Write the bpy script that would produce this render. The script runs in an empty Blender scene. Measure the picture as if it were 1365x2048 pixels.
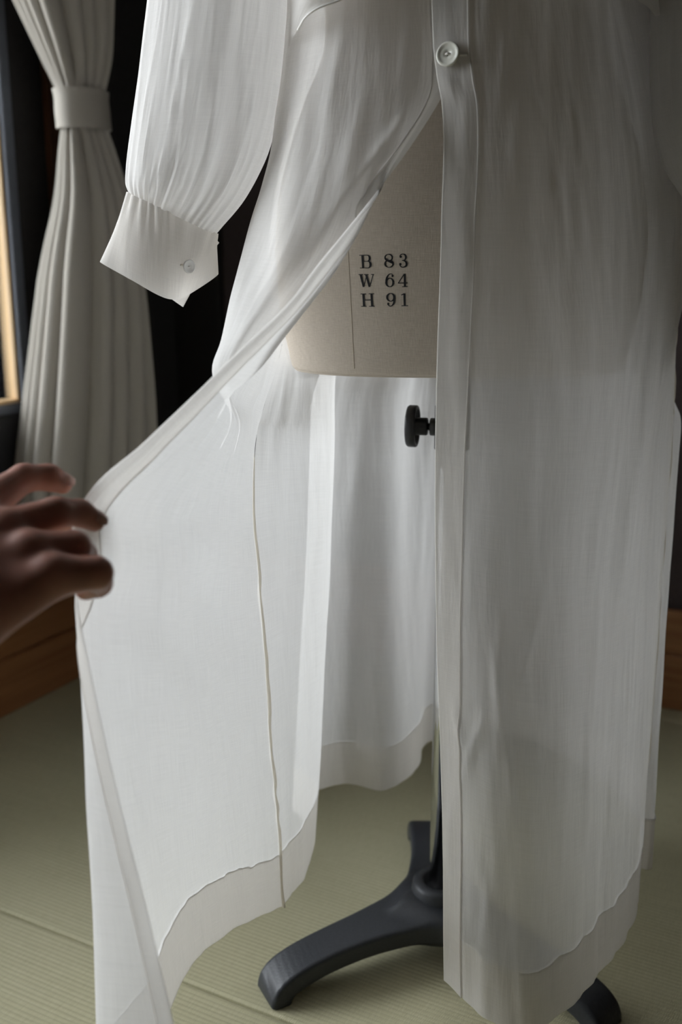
import bpy, bmesh, math, random
import numpy as np
from mathutils import Vector, Matrix

# ------------------------------------------------------------------ camera, world, exposure
W, H_PX, LENS = 1365.0, 2048.0, 35.0
F = LENS / 36.0 * H_PX
PITCH = math.radians(13.5)
CAM_Z = 0.72
scene = bpy.context.scene
COL = scene.collection
cam_d = bpy.data.cameras.new('camera')
cam = bpy.data.objects.new('camera', cam_d)
COL.objects.link(cam)
cam.location = (0, 0, CAM_Z)
cam.rotation_euler = (math.pi / 2 - PITCH, 0, 0)
cam_d.sensor_fit = 'VERTICAL'
cam_d.sensor_height = 36.0
cam_d.lens = LENS
cam_d.clip_start = 0.02
cam_d.dof.use_dof = True
cam_d.dof.focus_distance = 0.84
cam_d.dof.aperture_fstop = 4.5
scene.camera = cam
scene.cycles.max_bounces = 6
scene.cycles.adaptive_threshold = 0.025

world = bpy.data.worlds.new('overcast_sky')
scene.world = world
world.use_nodes = True
bg = world.node_tree.nodes['Background']
bg.inputs['Color'].default_value = (0.965, 0.955, 1.0, 1)
bg.inputs['Strength'].default_value = 12.4

vs = scene.view_settings
vs.view_transform = 'Standard'
vs.look = 'None'
vs.exposure = 0.0
vs.gamma = 1.0
vs.use_curve_mapping = False

# ------------------------------------------------------------------ pixel <-> world helpers
SP, CP = math.sin(PITCH), math.cos(PITCH)


def ray(px, py):
    dx = (px - W / 2) / F
    dy = (H_PX / 2 - py) / F
    return np.array([dx, CP + dy * SP, -SP + dy * CP])


def P(px, py, D):
    r = ray(px, py)
    return np.array([0, 0, CAM_Z]) + r * (D / r[1])


def G(px, py, z=0.0):
    r = ray(px, py)
    return np.array([0, 0, CAM_Z]) + r * ((z - CAM_Z) / r[2])


def on_plane(px, py, p0, n):
    r = ray(px, py)
    o = np.array([0, 0, CAM_Z])
    return o + r * (np.dot(p0 - o, n) / np.dot(r, n))


# ------------------------------------------------------------------ room frame
PSI = math.radians(27.3)
T = np.array([math.sin(PSI), math.cos(PSI), 0.0])     # along the left wall, away from the camera
N = np.array([math.cos(PSI), -math.sin(PSI), 0.0])    # into the room from the left wall
CORNER = G(384, 1232, 0.0)
ROOM_ROT = -PSI
Z3 = np.array([0, 0, 1.0])


def R3(a, b, z):      # room point: a metres out from the left wall, b metres toward the camera from the back wall
    return CORNER + N * a - T * b + Z3 * z


def room_ab(p):
    d = np.asarray(p) - CORNER
    return float(np.dot(d, N)), float(-np.dot(d, T)), float(p[2])


# ------------------------------------------------------------------ generic mesh helpers
def new_obj(name, verts, faces, mat=None, parent=None, smooth=True, uvs=None):
    me = bpy.data.meshes.new(name)
    me.from_pydata([tuple(map(float, v)) for v in verts], [], [tuple(f) for f in faces])
    if uvs is not None:
        ul = me.uv_layers.new(name='UVMap')
        li = np.empty(len(me.loops), dtype=np.int32)
        me.loops.foreach_get('vertex_index', li)
        ul.data.foreach_set('uv', np.asarray(uvs, dtype=np.float32)[li].ravel())
    if smooth:
        me.polygons.foreach_set('use_smooth', [True] * len(me.polygons))
    me.update()
    o = bpy.data.objects.new(name, me)
    COL.objects.link(o)
    if mat is not None:
        me.materials.append(mat)
    if parent is not None:
        o.parent = parent
        o.matrix_parent_inverse = parent.matrix_world.inverted()
    return o


def thing(name, label, cat, loc=(0, 0, 0), group=None):
    o = bpy.data.objects.new(name, None)
    COL.objects.link(o)
    o.location = tuple(map(float, loc))
    o.empty_display_size = 0.05
    o['label'] = label
    o['category'] = cat
    if group:
        o['group'] = group
    bpy.context.view_layer.update()
    return o


def structure(o, label=None):
    o['kind'] = 'structure'
    if label:
        o['label'] = label
    return o


def box_vf(lo, hi, fn=None, bevel=0.0):
    """bevelled box in room coordinates (a, b, z)"""
    bm = bmesh.new()
    bmesh.ops.create_cube(bm, size=1.0)
    lo, hi = np.array(lo, float), np.array(hi, float)
    for v in bm.verts:
        c = np.array(v.co)
        v.co = Vector((lo + hi) / 2 + c * (hi - lo))
    if bevel > 0:
        bmesh.ops.bevel(bm, geom=list(bm.edges), offset=bevel, segments=2, affect='EDGES', profile=0.5)
    bmesh.ops.recalc_face_normals(bm, faces=list(bm.faces))
    vs_ = [np.array(v.co) for v in bm.verts]
    bm.verts.ensure_lookup_table()
    fs = [[v.index for v in f.verts] for f in bm.faces]
    bm.free()
    if fn:
        vs_ = [fn(*v) for v in vs_]
        # room mapping (a,b,z) flips handedness
        fs = [f[::-1] for f in fs]
    return vs_, fs


def room_box(name, lo, hi, mat, parent=None, bevel=0.0):
    v, f = box_vf(lo, hi, R3, bevel)
    return new_obj(name, v, f, mat, parent, smooth=False)


def lathe_vf(profile, seg, origin, axis, ref):
    """profile list of (r, h) around axis"""
    axis = np.array(axis, float); axis /= np.linalg.norm(axis)
    ref = np.array(ref, float); ref -= axis * np.dot(ref, axis); ref /= np.linalg.norm(ref)
    oth = np.cross(axis, ref)
    vs_, fs = [], []
    for r, h in profile:
        for k in range(seg):
            a = 2 * math.pi * k / seg
            vs_.append(np.array(origin) + axis * h + (ref * math.cos(a) + oth * math.sin(a)) * r)
    for i in range(len(profile) - 1):
        for k in range(seg):
            k2 = (k + 1) % seg
            fs.append((i * seg + k, i * seg + k2, (i + 1) * seg + k2, (i + 1) * seg + k))
    fs.append(tuple(range(seg))[::-1])
    fs.append(tuple((len(profile) - 1) * seg + k for k in range(seg)))
    return vs_, fs


def tube_vf(path, radius, seg=8):
    path = np.asarray(path, float)
    n = len(path)
    rad = np.broadcast_to(np.asarray(radius, float), (n,))
    tan = np.gradient(path, axis=0)
    tan /= np.linalg.norm(tan, axis=1, keepdims=True) + 1e-12
    up = np.array([0, 0, 1.0]) if abs(tan[0][2]) < 0.9 else np.array([1.0, 0, 0])
    vs_, fs = [], []
    a_prev = np.cross(tan[0], up); a_prev /= np.linalg.norm(a_prev)
    for i in range(n):
        a = a_prev - tan[i] * np.dot(a_prev, tan[i]); a /= np.linalg.norm(a) + 1e-12
        b = np.cross(tan[i], a)
        a_prev = a
        for k in range(seg):
            t = 2 * math.pi * k / seg
            vs_.append(path[i] + (a * math.cos(t) + b * math.sin(t)) * rad[i])
    for i in range(n - 1):
        for k in range(seg):
            k2 = (k + 1) % seg
            fs.append((i * seg + k, i * seg + k2, (i + 1) * seg + k2, (i + 1) * seg + k))
    fs.append(tuple(range(seg))[::-1])
    fs.append(tuple((n - 1) * seg + k for k in range(seg)))
    return vs_, fs


def hermite(Pk, t, ts):
    """C1 cubic through Pk at knots t, along axis 0"""
    Pk = np.asarray(Pk, float); t = np.asarray(t, float); ts = np.asarray(ts, float)
    n = len(t)
    d = np.diff(Pk, axis=0) / np.diff(t).reshape((-1,) + (1,) * (Pk.ndim - 1))
    m = np.empty_like(Pk)
    m[0], m[-1] = d[0], d[-1]
    for i in range(1, n - 1):
        h0, h1 = t[i] - t[i - 1], t[i + 1] - t[i]
        m[i] = (d[i - 1] * h1 + d[i] * h0) / (h0 + h1)
    idx = np.clip(np.searchsorted(t, ts, side='right') - 1, 0, n - 2)
    h = (t[idx + 1] - t[idx])
    s = (ts - t[idx]) / h
    sh = (-1,) + (1,) * (Pk.ndim - 1)
    s = s.reshape(sh); h = h.reshape(sh)
    return ((2 * s**3 - 3 * s**2 + 1) * Pk[idx] + (s**3 - 2 * s**2 + s) * h * m[idx]
            + (-2 * s**3 + 3 * s**2) * Pk[idx + 1] + (s**3 - s**2) * h * m[idx + 1])


def knots(Pk, axis):
    d = np.linalg.norm(np.diff(Pk, axis=axis), axis=-1)
    d = d.mean(axis=1 - axis)
    d = np.maximum(d, 1e-4)
    return np.concatenate([[0], np.cumsum(d)])


def surf(ctrl, nv, nu):
    ctrl = np.asarray(ctrl, float)
    tv, tu = knots(ctrl, 0), knots(ctrl, 1)
    S = hermite(ctrl, tv, np.linspace(0, tv[-1], nv))
    S = np.swapaxes(hermite(np.swapaxes(S, 0, 1), tu, np.linspace(0, tu[-1], nu)), 0, 1)
    return S


def normals(S):
    du = np.gradient(S, axis=1); dv = np.gradient(S, axis=0)
    n = np.cross(du, dv)
    return n / (np.linalg.norm(n, axis=-1, keepdims=True) + 1e-12)


_rng = np.random.RandomState(7)
_TAB = _rng.rand(256, 256)


def vnoise(x, y):
    xi, yi = np.floor(x).astype(int), np.floor(y).astype(int)
    xf, yf = x - xi, y - yi
    u, v = xf * xf * (3 - 2 * xf), yf * yf * (3 - 2 * yf)
    g = lambda a, b: _TAB[a % 256, b % 256]
    return ((g(xi, yi) * (1 - u) + g(xi + 1, yi) * u) * (1 - v)
            + (g(xi, yi + 1) * (1 - u) + g(xi + 1, yi + 1) * u) * v) * 2 - 1


def arc_uv(S):
    dv = np.concatenate([np.zeros((1,) + S.shape[1:2]), np.cumsum(np.linalg.norm(np.diff(S, axis=0), axis=-1), axis=0)])
    du = np.concatenate([np.zeros(S.shape[:1] + (1,)), np.cumsum(np.linalg.norm(np.diff(S, axis=1), axis=-1), axis=1)], axis=1)
    u = du.mean(axis=0)[None, :].repeat(S.shape[0], 0)
    v = dv.mean(axis=1)[:, None].repeat(S.shape[1], 1)
    return np.stack([u, v], -1)


def grid_obj(name, S, mat, parent, uv=None, closed=False):
    nv, nu = S.shape[:2]
    idx = np.arange(nv * nu).reshape(nv, nu)
    if closed:
        a = idx; b = np.roll(idx, -1, axis=1)
        q = np.stack([a[:-1], b[:-1], b[1:], a[1:]], -1).reshape(-1, 4)
    else:
        q = np.stack([idx[:-1, :-1], idx[:-1, 1:], idx[1:, 1:], idx[1:, :-1]], -1).reshape(-1, 4)
    uv = arc_uv(S) if uv is None else uv
    return new_obj(name, S.reshape(-1, 3), q.tolist(), mat, parent, True, uv.reshape(-1, 2))


# ------------------------------------------------------------------ materials
def mat_new(name):
    m = bpy.data.materials.new(name)
    m.use_nodes = True
    nt = m.node_tree
    nt.nodes.clear()
    out = nt.nodes.new('ShaderNodeOutputMaterial')
    return m, nt, out


def nd(nt, typ, **kw):
    n = nt.nodes.new(typ)
    for k, v in kw.items():
        if hasattr(n, k):
            setattr(n, k, v)
        else:
            n.inputs[k].default_value = v
    return n


def mapping(nt, src, scale, rot=(0, 0, 0)):
    mp = nd(nt, 'ShaderNodeMapping')
    mp.inputs['Scale'].default_value = scale
    mp.inputs['Rotation'].default_value = rot
    nt.links.new(src, mp.inputs['Vector'])
    return mp.outputs['Vector']


def noise(nt, vec, scale=1.0, detail=3.0, rough=0.55):
    n = nd(nt, 'ShaderNodeTexNoise')
    n.inputs['Scale'].default_value = scale
    n.inputs['Detail'].default_value = detail
    n.inputs['Roughness'].default_value = rough
    nt.links.new(vec, n.inputs['Vector'])
    return n.outputs['Fac']


def maprange(nt, val, a, b, c, d):
    n = nd(nt, 'ShaderNodeMapRange')
    for i, v in zip((1, 2, 3, 4), (a, b, c, d)):
        n.inputs[i].default_value = v
    nt.links.new(val, n.inputs[0])
    return n.outputs[0]


def ramp(nt, val, stops):
    n = nd(nt, 'ShaderNodeValToRGB')
    el = n.color_ramp.elements
    el[0].position, el[0].color = stops[0][0], (*stops[0][1], 1)
    el[1].position, el[1].color = stops[-1][0], (*stops[-1][1], 1)
    for p, c in stops[1:-1]:
        e = el.new(p); e.color = (*c, 1)
    nt.links.new(val, n.inputs[0])
    return n.outputs['Color']


def bump(nt, height, strength, dist, normal=None):
    b = nd(nt, 'ShaderNodeBump')
    b.inputs['Strength'].default_value = strength
    b.inputs['Distance'].default_value = dist
    nt.links.new(height, b.inputs['Height'])
    if normal is not None:
        nt.links.new(normal, b.inputs['Normal'])
    return b.outputs['Normal']


def fabric_mat(name, col, trans, sheer, bump_k=1.0, tcol=None):
    m, nt, out = mat_new(name)
    L = nt.links.new
    uv = nd(nt, 'ShaderNodeTexCoord').outputs['UV']
    slub = noise(nt, mapping(nt, uv, (1500, 30, 1)), 1.0, 2.0)
    weft = noise(nt, mapping(nt, uv, (34, 1500, 1)), 1.0, 2.0)
    crk = noise(nt, mapping(nt, uv, (70, 9, 1)), 1.0, 4.0, 0.6)
    mx = nd(nt, 'ShaderNodeMath', operation='ADD')
    L(slub, mx.inputs[0]); L(weft, mx.inputs[1])
    n1 = bump(nt, crk, 0.42 * bump_k, 0.004)
    n2 = bump(nt, mx.outputs[0], 0.12 * bump_k, 0.0005, n1)
    tone = maprange(nt, mx.outputs[0], 0.6, 1.4, 0.965, 1.02)
    cm = nd(nt, 'ShaderNodeMix', data_type='RGBA', blend_type='MULTIPLY')
    cm.inputs[0].default_value = 1.0
    cm.inputs[6].default_value = (*col, 1)
    L(tone, cm.inputs[7])
    dif = nd(nt, 'ShaderNodeBsdfDiffuse'); L(cm.outputs[2], dif.inputs['Color']); L(n2, dif.inputs['Normal'])
    trl = nd(nt, 'ShaderNodeBsdfTranslucent'); L(n2, trl.inputs['Normal'])
    trl.inputs['Color'].default_value = (*(tcol or col), 1)
    mix = nd(nt, 'ShaderNodeMixShader'); mix.inputs[0].default_value = trans
    L(dif.outputs[0], mix.inputs[1]); L(trl.outputs[0], mix.inputs[2])
    last = mix.outputs[0]
    if sheer > 0:
        tr = nd(nt, 'ShaderNodeBsdfTransparent')
        m2 = nd(nt, 'ShaderNodeMixShader')
        fac = maprange(nt, mx.outputs[0], 0.6, 1.4, sheer * 1.15, sheer * 0.85)
        L(fac, m2.inputs[0]); L(last, m2.inputs[1]); L(tr.outputs[0], m2.inputs[2])
        last = m2.outputs[0]
    L(last, out.inputs['Surface'])
    return m


def pbsdf(name, color, rough=0.5, metal=0.0, noise_amt=0.0, scale=60.0, bump_s=0.0, bump_d=0.001, coat=0.0, spec=0.5, sss=0.0, stretch=(1, 1, 1), coord='Object'):
    m, nt, out = mat_new(name)
    L = nt.links.new
    b = nd(nt, 'ShaderNodeBsdfPrincipled')
    b.inputs['Roughness'].default_value = rough
    b.inputs['Metallic'].default_value = metal
    b.inputs['Specular IOR Level'].default_value = spec
    b.inputs['Coat Weight'].default_value = coat
    if sss:
        b.inputs['Subsurface Weight'].default_value = sss
        b.inputs['Subsurface Radius'].default_value = (0.008, 0.003, 0.0015)
        b.inputs['Subsurface Scale'].default_value = 1.0
    vec = mapping(nt, nd(nt, 'ShaderNodeTexCoord').outputs[coord], stretch)
    f = noise(nt, vec, scale, 4.0)
    lo = tuple(c * (1 - noise_amt) for c in color); hi = tuple(min(1, c * (1 + noise_amt)) for c in color)
    L(ramp(nt, f, [(0.3, lo), (0.7, hi)]), b.inputs['Base Color'])
    if bump_s:
        L(bump(nt, f, bump_s, bump_d), b.inputs['Normal'])
    L(b.outputs[0], out.inputs['Surface'])
    return m


M = {}
M['gauze'] = fabric_mat('white_cotton_gauze', (0.87, 0.855, 0.835), 0.45, 0.25)
M['gauze_sleeve'] = fabric_mat('white_cotton_gauze_sleeve', (0.87, 0.855, 0.835), 0.45, 0.22, 0.55)
M['gauze_band'] = fabric_mat('white_cotton_band', (0.87, 0.845, 0.81), 0.48, 0.18, 0.8)
M['hem'] = fabric_mat('cream_cotton_hem', (0.88, 0.84, 0.78), 0.33, 0.14, 0.8)
M['stitch'] = fabric_mat('white_stitching', (0.92, 0.91, 0.89), 0.45, 0.0, 0.5)
M['seam'] = fabric_mat('cream_cotton_seam', (0.90, 0.865, 0.79), 0.60, 0.10, 0.6)
M['thread'] = pbsdf('white_thread', (0.85, 0.83, 0.78), 0.8)
M['curtain'] = fabric_mat('greige_curtain', (0.46, 0.43, 0.38), 0.04, 0.0, 0.25)
M['button'] = pbsdf('shell_button', (0.80, 0.79, 0.70), 0.28, noise_amt=0.06, scale=180, coat=0.3)
M['button_white'] = fabric_mat('white_button', (0.95, 0.94, 0.92), 0.22, 0.0, 0.1)
M['black_plastic'] = pbsdf('black_plastic', (0.012, 0.012, 0.013), 0.42, noise_amt=0.2, scale=300, bump_s=0.1, bump_d=0.0003)
M['iron'] = pbsdf('charcoal_powder_coat', (0.033, 0.036, 0.042), 0.46, noise_amt=0.15, scale=420, bump_s=0.35, bump_d=0.0008)
M['ink'] = pbsdf('black_ink', (0.012, 0.012, 0.015), 0.7)
M['skin'] = pbsdf('skin', (0.43, 0.205, 0.15), 0.5, noise_amt=0.10, scale=55, bump_s=0.12, bump_d=0.0012, sss=0.25, spec=0.35)
M['nail'] = pbsdf('nail', (0.62, 0.38, 0.31), 0.28, noise_amt=0.03, sss=0.15)
M['alu'] = pbsdf('grey_aluminium', (0.11, 0.12, 0.145), 0.45, 0.25, noise_amt=0.05)
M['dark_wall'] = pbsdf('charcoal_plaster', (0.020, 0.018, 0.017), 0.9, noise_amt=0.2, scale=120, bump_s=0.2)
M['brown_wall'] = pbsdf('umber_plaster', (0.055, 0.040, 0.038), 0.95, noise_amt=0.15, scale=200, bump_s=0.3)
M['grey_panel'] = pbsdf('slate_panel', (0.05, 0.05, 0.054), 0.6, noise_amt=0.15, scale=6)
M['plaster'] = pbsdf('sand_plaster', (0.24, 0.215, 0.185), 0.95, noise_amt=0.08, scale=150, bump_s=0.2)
M['ceiling'] = pbsdf('ceiling_board', (0.20, 0.165, 0.13), 0.9, noise_amt=0.08, scale=20)
M['ground'] = pbsdf('garden_gravel', (0.22, 0.21, 0.19), 0.95, noise_amt=0.3, scale=40, bump_s=0.5, bump_d=0.02)
M['dark_post'] = pbsdf('black_stained_wood', (0.012, 0.010, 0.009), 0.6, noise_amt=0.3, scale=30, stretch=(8, 8, 0.6))


def wood_mat(name, c0, c1, stretch, rough=0.45):
    m, nt, out = mat_new(name)
    L = nt.links.new
    b = nd(nt, 'ShaderNodeBsdfPrincipled'); b.inputs['Roughness'].default_value = rough
    rot = (0, 0, PSI)
    vec = mapping(nt, nd(nt, 'ShaderNodeTexCoord').outputs['Object'], stretch, rot)
    f = noise(nt, vec, 1.0, 6.0, 0.65)
    L(ramp(nt, f, [(0.32, c0), (0.68, c1)]), b.inputs['Base Color'])
    L(bump(nt, f, 0.15, 0.001), b.inputs['Normal'])
    L(b.outputs[0], out.inputs['Surface'])
    return m


M['board'] = wood_mat('amber_pine_board', (0.24, 0.098, 0.036), (0.36, 0.165, 0.065), (3, 3, 70))
M['sash'] = wood_mat('pale_pine_sash', (0.62, 0.40, 0.19), (0.78, 0.55, 0.30), (60, 60, 4))
M['post'] = wood_mat('brown_post', (0.10, 0.045, 0.022), (0.16, 0.075, 0.035), (60, 60, 4))


def chrome_mat():
    m, nt, out = mat_new('chrome')
    b = nd(nt, 'ShaderNodeBsdfPrincipled')
    b.inputs['Base Color'].default_value = (0.72, 0.73, 0.74, 1)
    b.inputs['Metallic'].default_value = 1.0
    vec = nd(nt, 'ShaderNodeTexCoord').outputs['Object']
    nt.links.new(maprange(nt, noise(nt, vec, 40), 0.3, 0.7, 0.07, 0.12), b.inputs['Roughness'])
    nt.links.new(b.outputs[0], out.inputs['Surface'])
    return m


M['chrome'] = chrome_mat()


def glass_mat():
    m, nt, out = mat_new('window_glass')
    tr = nd(nt, 'ShaderNodeBsdfTransparent'); tr.inputs['Color'].default_value = (0.93, 0.96, 0.96, 1)
    gl = nd(nt, 'ShaderNodeBsdfGlossy'); gl.inputs['Roughness'].default_value = 0.03
    fr = nd(nt, 'ShaderNodeFresnel'); fr.inputs['IOR'].default_value = 1.45
    mx = nd(nt, 'ShaderNodeMixShader')
    nt.links.new(fr.outputs[0], mx.inputs[0]); nt.links.new(tr.outputs[0], mx.inputs[1]); nt.links.new(gl.outputs[0], mx.inputs[2])
    nt.links.new(mx.outputs[0], out.inputs['Surface'])
    return m


M['glass'] = glass_mat()


def canvas_mat():
    m, nt, out = mat_new('cream_linen_canvas')
    L = nt.links.new
    uv = nd(nt, 'ShaderNodeTexCoord').outputs['UV']
    a = noise(nt, mapping(nt, uv, (1500, 120, 1)), 1.0, 2.0)
    c = noise(nt, mapping(nt, uv, (120, 1500, 1)), 1.0, 2.0)
    ad = nd(nt, 'ShaderNodeMath', operation='ADD'); L(a, ad.inputs[0]); L(c, ad.inputs[1])
    b = nd(nt, 'ShaderNodeBsdfPrincipled'); b.inputs['Roughness'].default_value = 0.9
    b.inputs['Specular IOR Level'].default_value = 0.15
    L(ramp(nt, maprange(nt, ad.outputs[0], 0.6, 1.4, 0, 1), [(0.1, (0.57, 0.50, 0.42)), (0.9, (0.70, 0.625, 0.54))]), b.inputs['Base Color'])
    L(bump(nt, ad.outputs[0], 0.3, 0.0006), b.inputs['Normal'])
    L(b.outputs[0], out.inputs['Surface'])
    return m


M['canvas'] = canvas_mat()
M['canvas_seam'] = pbsdf('canvas_seam', (0.50, 0.43, 0.35), 0.9)


def tatami_mat():
    m, nt, out = mat_new('woven_rush_tatami')
    L = nt.links.new
    uv = nd(nt, 'ShaderNodeTexCoord').outputs['UV']          # u along the ribs, v across, metres
    sep = nd(nt, 'ShaderNodeSeparateXYZ'); L(uv, sep.inputs[0])

    def M2(op, a, b=None):
        n = nd(nt, 'ShaderNodeMath', operation=op)
        for i, x in enumerate((a, b)):
            if x is None:
                continue
            if isinstance(x, (int, float)):
                n.inputs[i].default_value = x
            else:
                L(x, n.inputs[i])
        return n.outputs[0]
    u, v = sep.outputs[0], sep.outputs[1]
    row = M2('DIVIDE', v, 0.0058)
    rib = M2('ABSOLUTE', M2('SINE', M2('MULTIPLY', row, math.pi)))
    par = M2('MULTIPLY', M2('FLOOR', row), 0.5)
    sk = M2('ADD', M2('ADD', M2('DIVIDE', u, 0.0022), par), M2('MULTIPLY', row, 0.9))
    strand = M2('ABSOLUTE', M2('SINE', M2('MULTIPLY', sk, math.pi)))
    hgt = M2('ADD', M2('MULTIPLY', rib, 0.6), M2('MULTIPLY', strand, 0.5))
    tone = noise(nt, mapping(nt, uv, (3, 420, 1)), 1.0, 3.0)
    tone2 = noise(nt, mapping(nt, uv, (500, 60, 1)), 1.0, 2.0)
    big = noise(nt, mapping(nt, uv, (2.5, 2.5, 1)), 1.0, 2.0)
    s = M2('ADD', M2('ADD', M2('MULTIPLY', tone, 0.35), M2('MULTIPLY', tone2, 0.35)), M2('MULTIPLY', big, 0.3))
    c = ramp(nt, s, [(0.3, (0.445, 0.42, 0.262)), (0.5, (0.54, 0.51, 0.330)), (0.7, (0.62, 0.585, 0.400))])
    cm = nd(nt, 'ShaderNodeMix', data_type='RGBA', blend_type='MULTIPLY'); cm.inputs[0].default_value = 1.0
    L(c, cm.inputs[6]); L(maprange(nt, hgt, 0.05, 0.7, 0.78, 1.03), cm.inputs[7])
    b = nd(nt, 'ShaderNodeBsdfPrincipled'); b.inputs['Roughness'].default_value = 0.62
    b.inputs['Specular IOR Level'].default_value = 0.35
    L(cm.outputs[2], b.inputs['Base Color'])
    L(bump(nt, hgt, 0.5, 0.0012), b.inputs['Normal'])
    L(b.outputs[0], out.inputs['Surface'])
    return m


M['tatami'] = tatami_mat()
M['dark_gap'] = pbsdf('dark_subfloor', (0.03, 0.028, 0.02), 0.9)

# ------------------------------------------------------------------ the room
RA, RB, RH = 3.1, 3.3, 2.4       # room extents: out from left wall, toward the camera, height
WT = 0.12
floor = structure(room_box('floor', (-WT, -WT, -0.12), (RA + WT, RB + WT, -0.045), M['dark_gap']), 'floor under woven rush tatami mats')
# tatami mats, each its own piece; the seam seen in the photo fixes the grid
_, seam_b, _ = room_ab(G(195, 1895, 0))
mat_w = 0.88


def tatami(a0, a1, b0, b1):
    g = 0.0005
    a0, a1, b0, b1 = a0 + g, a1 - g, b0 + g, b1 - g
    rim = [(0, -0.045), (0, -0.005), (0.0012, -0.0016), (0.0045, 0.0)]
    vs_, fs, uv = [], [], []
    for ins, z in rim:
        for a, b in ((a0 + ins, b0 + ins), (a1 - ins, b0 + ins), (a1 - ins, b1 - ins), (a0 + ins, b1 - ins)):
            vs_.append(R3(a, b, z)); uv.append((a, b))
    for i in range(len(rim) - 1):
        for k in range(4):
            k2 = (k + 1) % 4
            fs.append((i * 4 + k2, i * 4 + k, (i + 1) * 4 + k, (i + 1) * 4 + k2))
    fs.append((15, 14, 13, 12))
    fs.append((0, 1, 2, 3))
    return new_obj('tatami_mat', vs_, fs, M['tatami'], floor, smooth=False, uvs=uv)


b_lines = [0.0, seam_b % mat_w]
while b_lines[-1] + mat_w < RB:
    b_lines.append(b_lines[-1] + mat_w)
b_lines.append(RB)
for i in range(len(b_lines) - 1):
    a_l = [0.0, 1.76, RA] if i % 2 == 0 else [0.0, 1.76, RA]
    for j in range(len(a_l) - 1):
        tatami(a_l[j], a_l[j + 1], b_lines[i], b_lines[i + 1])

# left wall with the window opening
leftN = N
p_frame = on_plane(45, 600, CORNER, N)
_, wb0, _ = room_ab(p_frame)               # far edge of window frame
_, _, wz0 = room_ab(on_plane(20, 828, CORNER, N))
wb1, wz1 = 1.78, 2.05
wbm, wzl = 0.92, 0.06          # nearer bay is a tall glazed door
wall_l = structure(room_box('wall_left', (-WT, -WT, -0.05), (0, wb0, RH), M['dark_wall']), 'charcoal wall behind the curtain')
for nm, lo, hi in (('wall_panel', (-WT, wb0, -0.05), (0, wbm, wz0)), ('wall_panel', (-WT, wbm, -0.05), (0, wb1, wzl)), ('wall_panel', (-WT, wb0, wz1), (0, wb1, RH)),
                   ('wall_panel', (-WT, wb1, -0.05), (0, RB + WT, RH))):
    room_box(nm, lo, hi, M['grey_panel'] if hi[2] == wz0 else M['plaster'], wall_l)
# back wall with a black stained corner post
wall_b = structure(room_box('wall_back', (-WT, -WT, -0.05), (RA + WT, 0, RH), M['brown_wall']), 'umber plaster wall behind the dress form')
pa, _, _ = room_ab(on_plane(448, 560, CORNER, T))
structure(room_box('trim_1', (0.0, 0.0, 0.0), (pa, 0.02, RH), M['dark_post'], bevel=0.002), 'black stained wooden corner post')
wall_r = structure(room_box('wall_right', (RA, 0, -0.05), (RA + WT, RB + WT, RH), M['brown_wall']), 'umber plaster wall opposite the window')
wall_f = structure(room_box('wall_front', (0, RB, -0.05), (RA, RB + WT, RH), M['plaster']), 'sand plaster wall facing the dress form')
ceil = structure(room_box('ceiling', (-WT, -WT, RH), (RA + WT, RB + WT, RH + 0.08), M['ceiling']), 'wooden board ceiling')

# amber boards along the foot of both walls
_, _, bz = room_ab(on_plane(1350, 1217, CORNER, T))
bt = 0.018
bb = structure(thing('baseboard_back', 'amber wooden skirting of two boards below the umber wall', 'baseboard', R3(pa, 0, 0)))
del bb['category']
room_box('plank', (pa, 0.0, 0.0), (RA, bt, bz * 0.56), M['board'], bb, 0.003)
room_box('plank', (pa, 0.0, bz * 0.565), (RA, bt - 0.003, bz), M['board'], bb, 0.003)
bl = structure(thing('baseboard_left', 'wooden skirting of two boards under the window wall', 'baseboard', R3(0, 1, 0)))
del bl['category']
room_box('plank', (0.0, 0.02, 0.0), (bt, RB, bz * 0.56), M['board'], bl, 0.003)
room_box('plank', (0.0, 0.02, bz * 0.565), (bt - 0.003, RB, bz), M['board'], bl, 0.003)

# window: grey aluminium frame, pine sash, glass
win = structure(thing('window_1', 'pine sash window in grey aluminium frame beside the curtain', 'window', R3(0, (wb0 + wb1) / 2, wz0)))
del win['category']
_, b_in, _ = room_ab(on_plane(27, 600, CORNER, N))
fw = max(0.02, b_in - wb0)
fwz = 0.016
def bay(b0, b1, z0, z1):
    for lo, hi in (((-0.07, b0, z0), (0.008, b0 + fw, z1)), ((-0.07, b1 - fw, z0), (0.008, b1, z1)),
                   ((-0.07, b0 + fw, z0), (0.008, b1 - fw, z0 + fwz)), ((-0.07, b0 + fw, z1 - fw), (0.008, b1 - fw, z1))):
        room_box('frame', lo, hi, M['alu'], win, 0.002)
    s0, s1, sz0, sz1 = b0 + fw, b1 - fw, z0 + fwz, z1 - fw
    for lo, hi in (((-0.014, s0, sz0), (-0.002, s0 + 0.004, sz1)), ((-0.014, s1 - 0.012, sz0), (-0.002, s1, sz1)),
                   ((-0.014, s0, sz0), (-0.002, s1, sz0 + 0.006)), ((-0.014, s0, sz1 - 0.012), (-0.002, s1, sz1))):
        room_box('sash', lo, hi, M['sash'], win, 0.001)
    room_box('pane', (-0.013, s0, sz0), (-0.009, s1, sz1), M['glass'], win)


bay(wb0, wbm, wz0, wz1)
bay(wbm, wb1, wzl, wz1)
# brown post between window and curtain
_, pb, _ = room_ab(on_plane(84, 200, CORNER, N))
_, pb2, _ = room_ab(on_plane(125, 200, CORNER, N))
structure(room_box('trim_2', (0.0, pb2 - 0.02, 0.0), (0.012, pb, RH), M['post'], bevel=0.002), 'brown wooden post behind the curtain')
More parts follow.
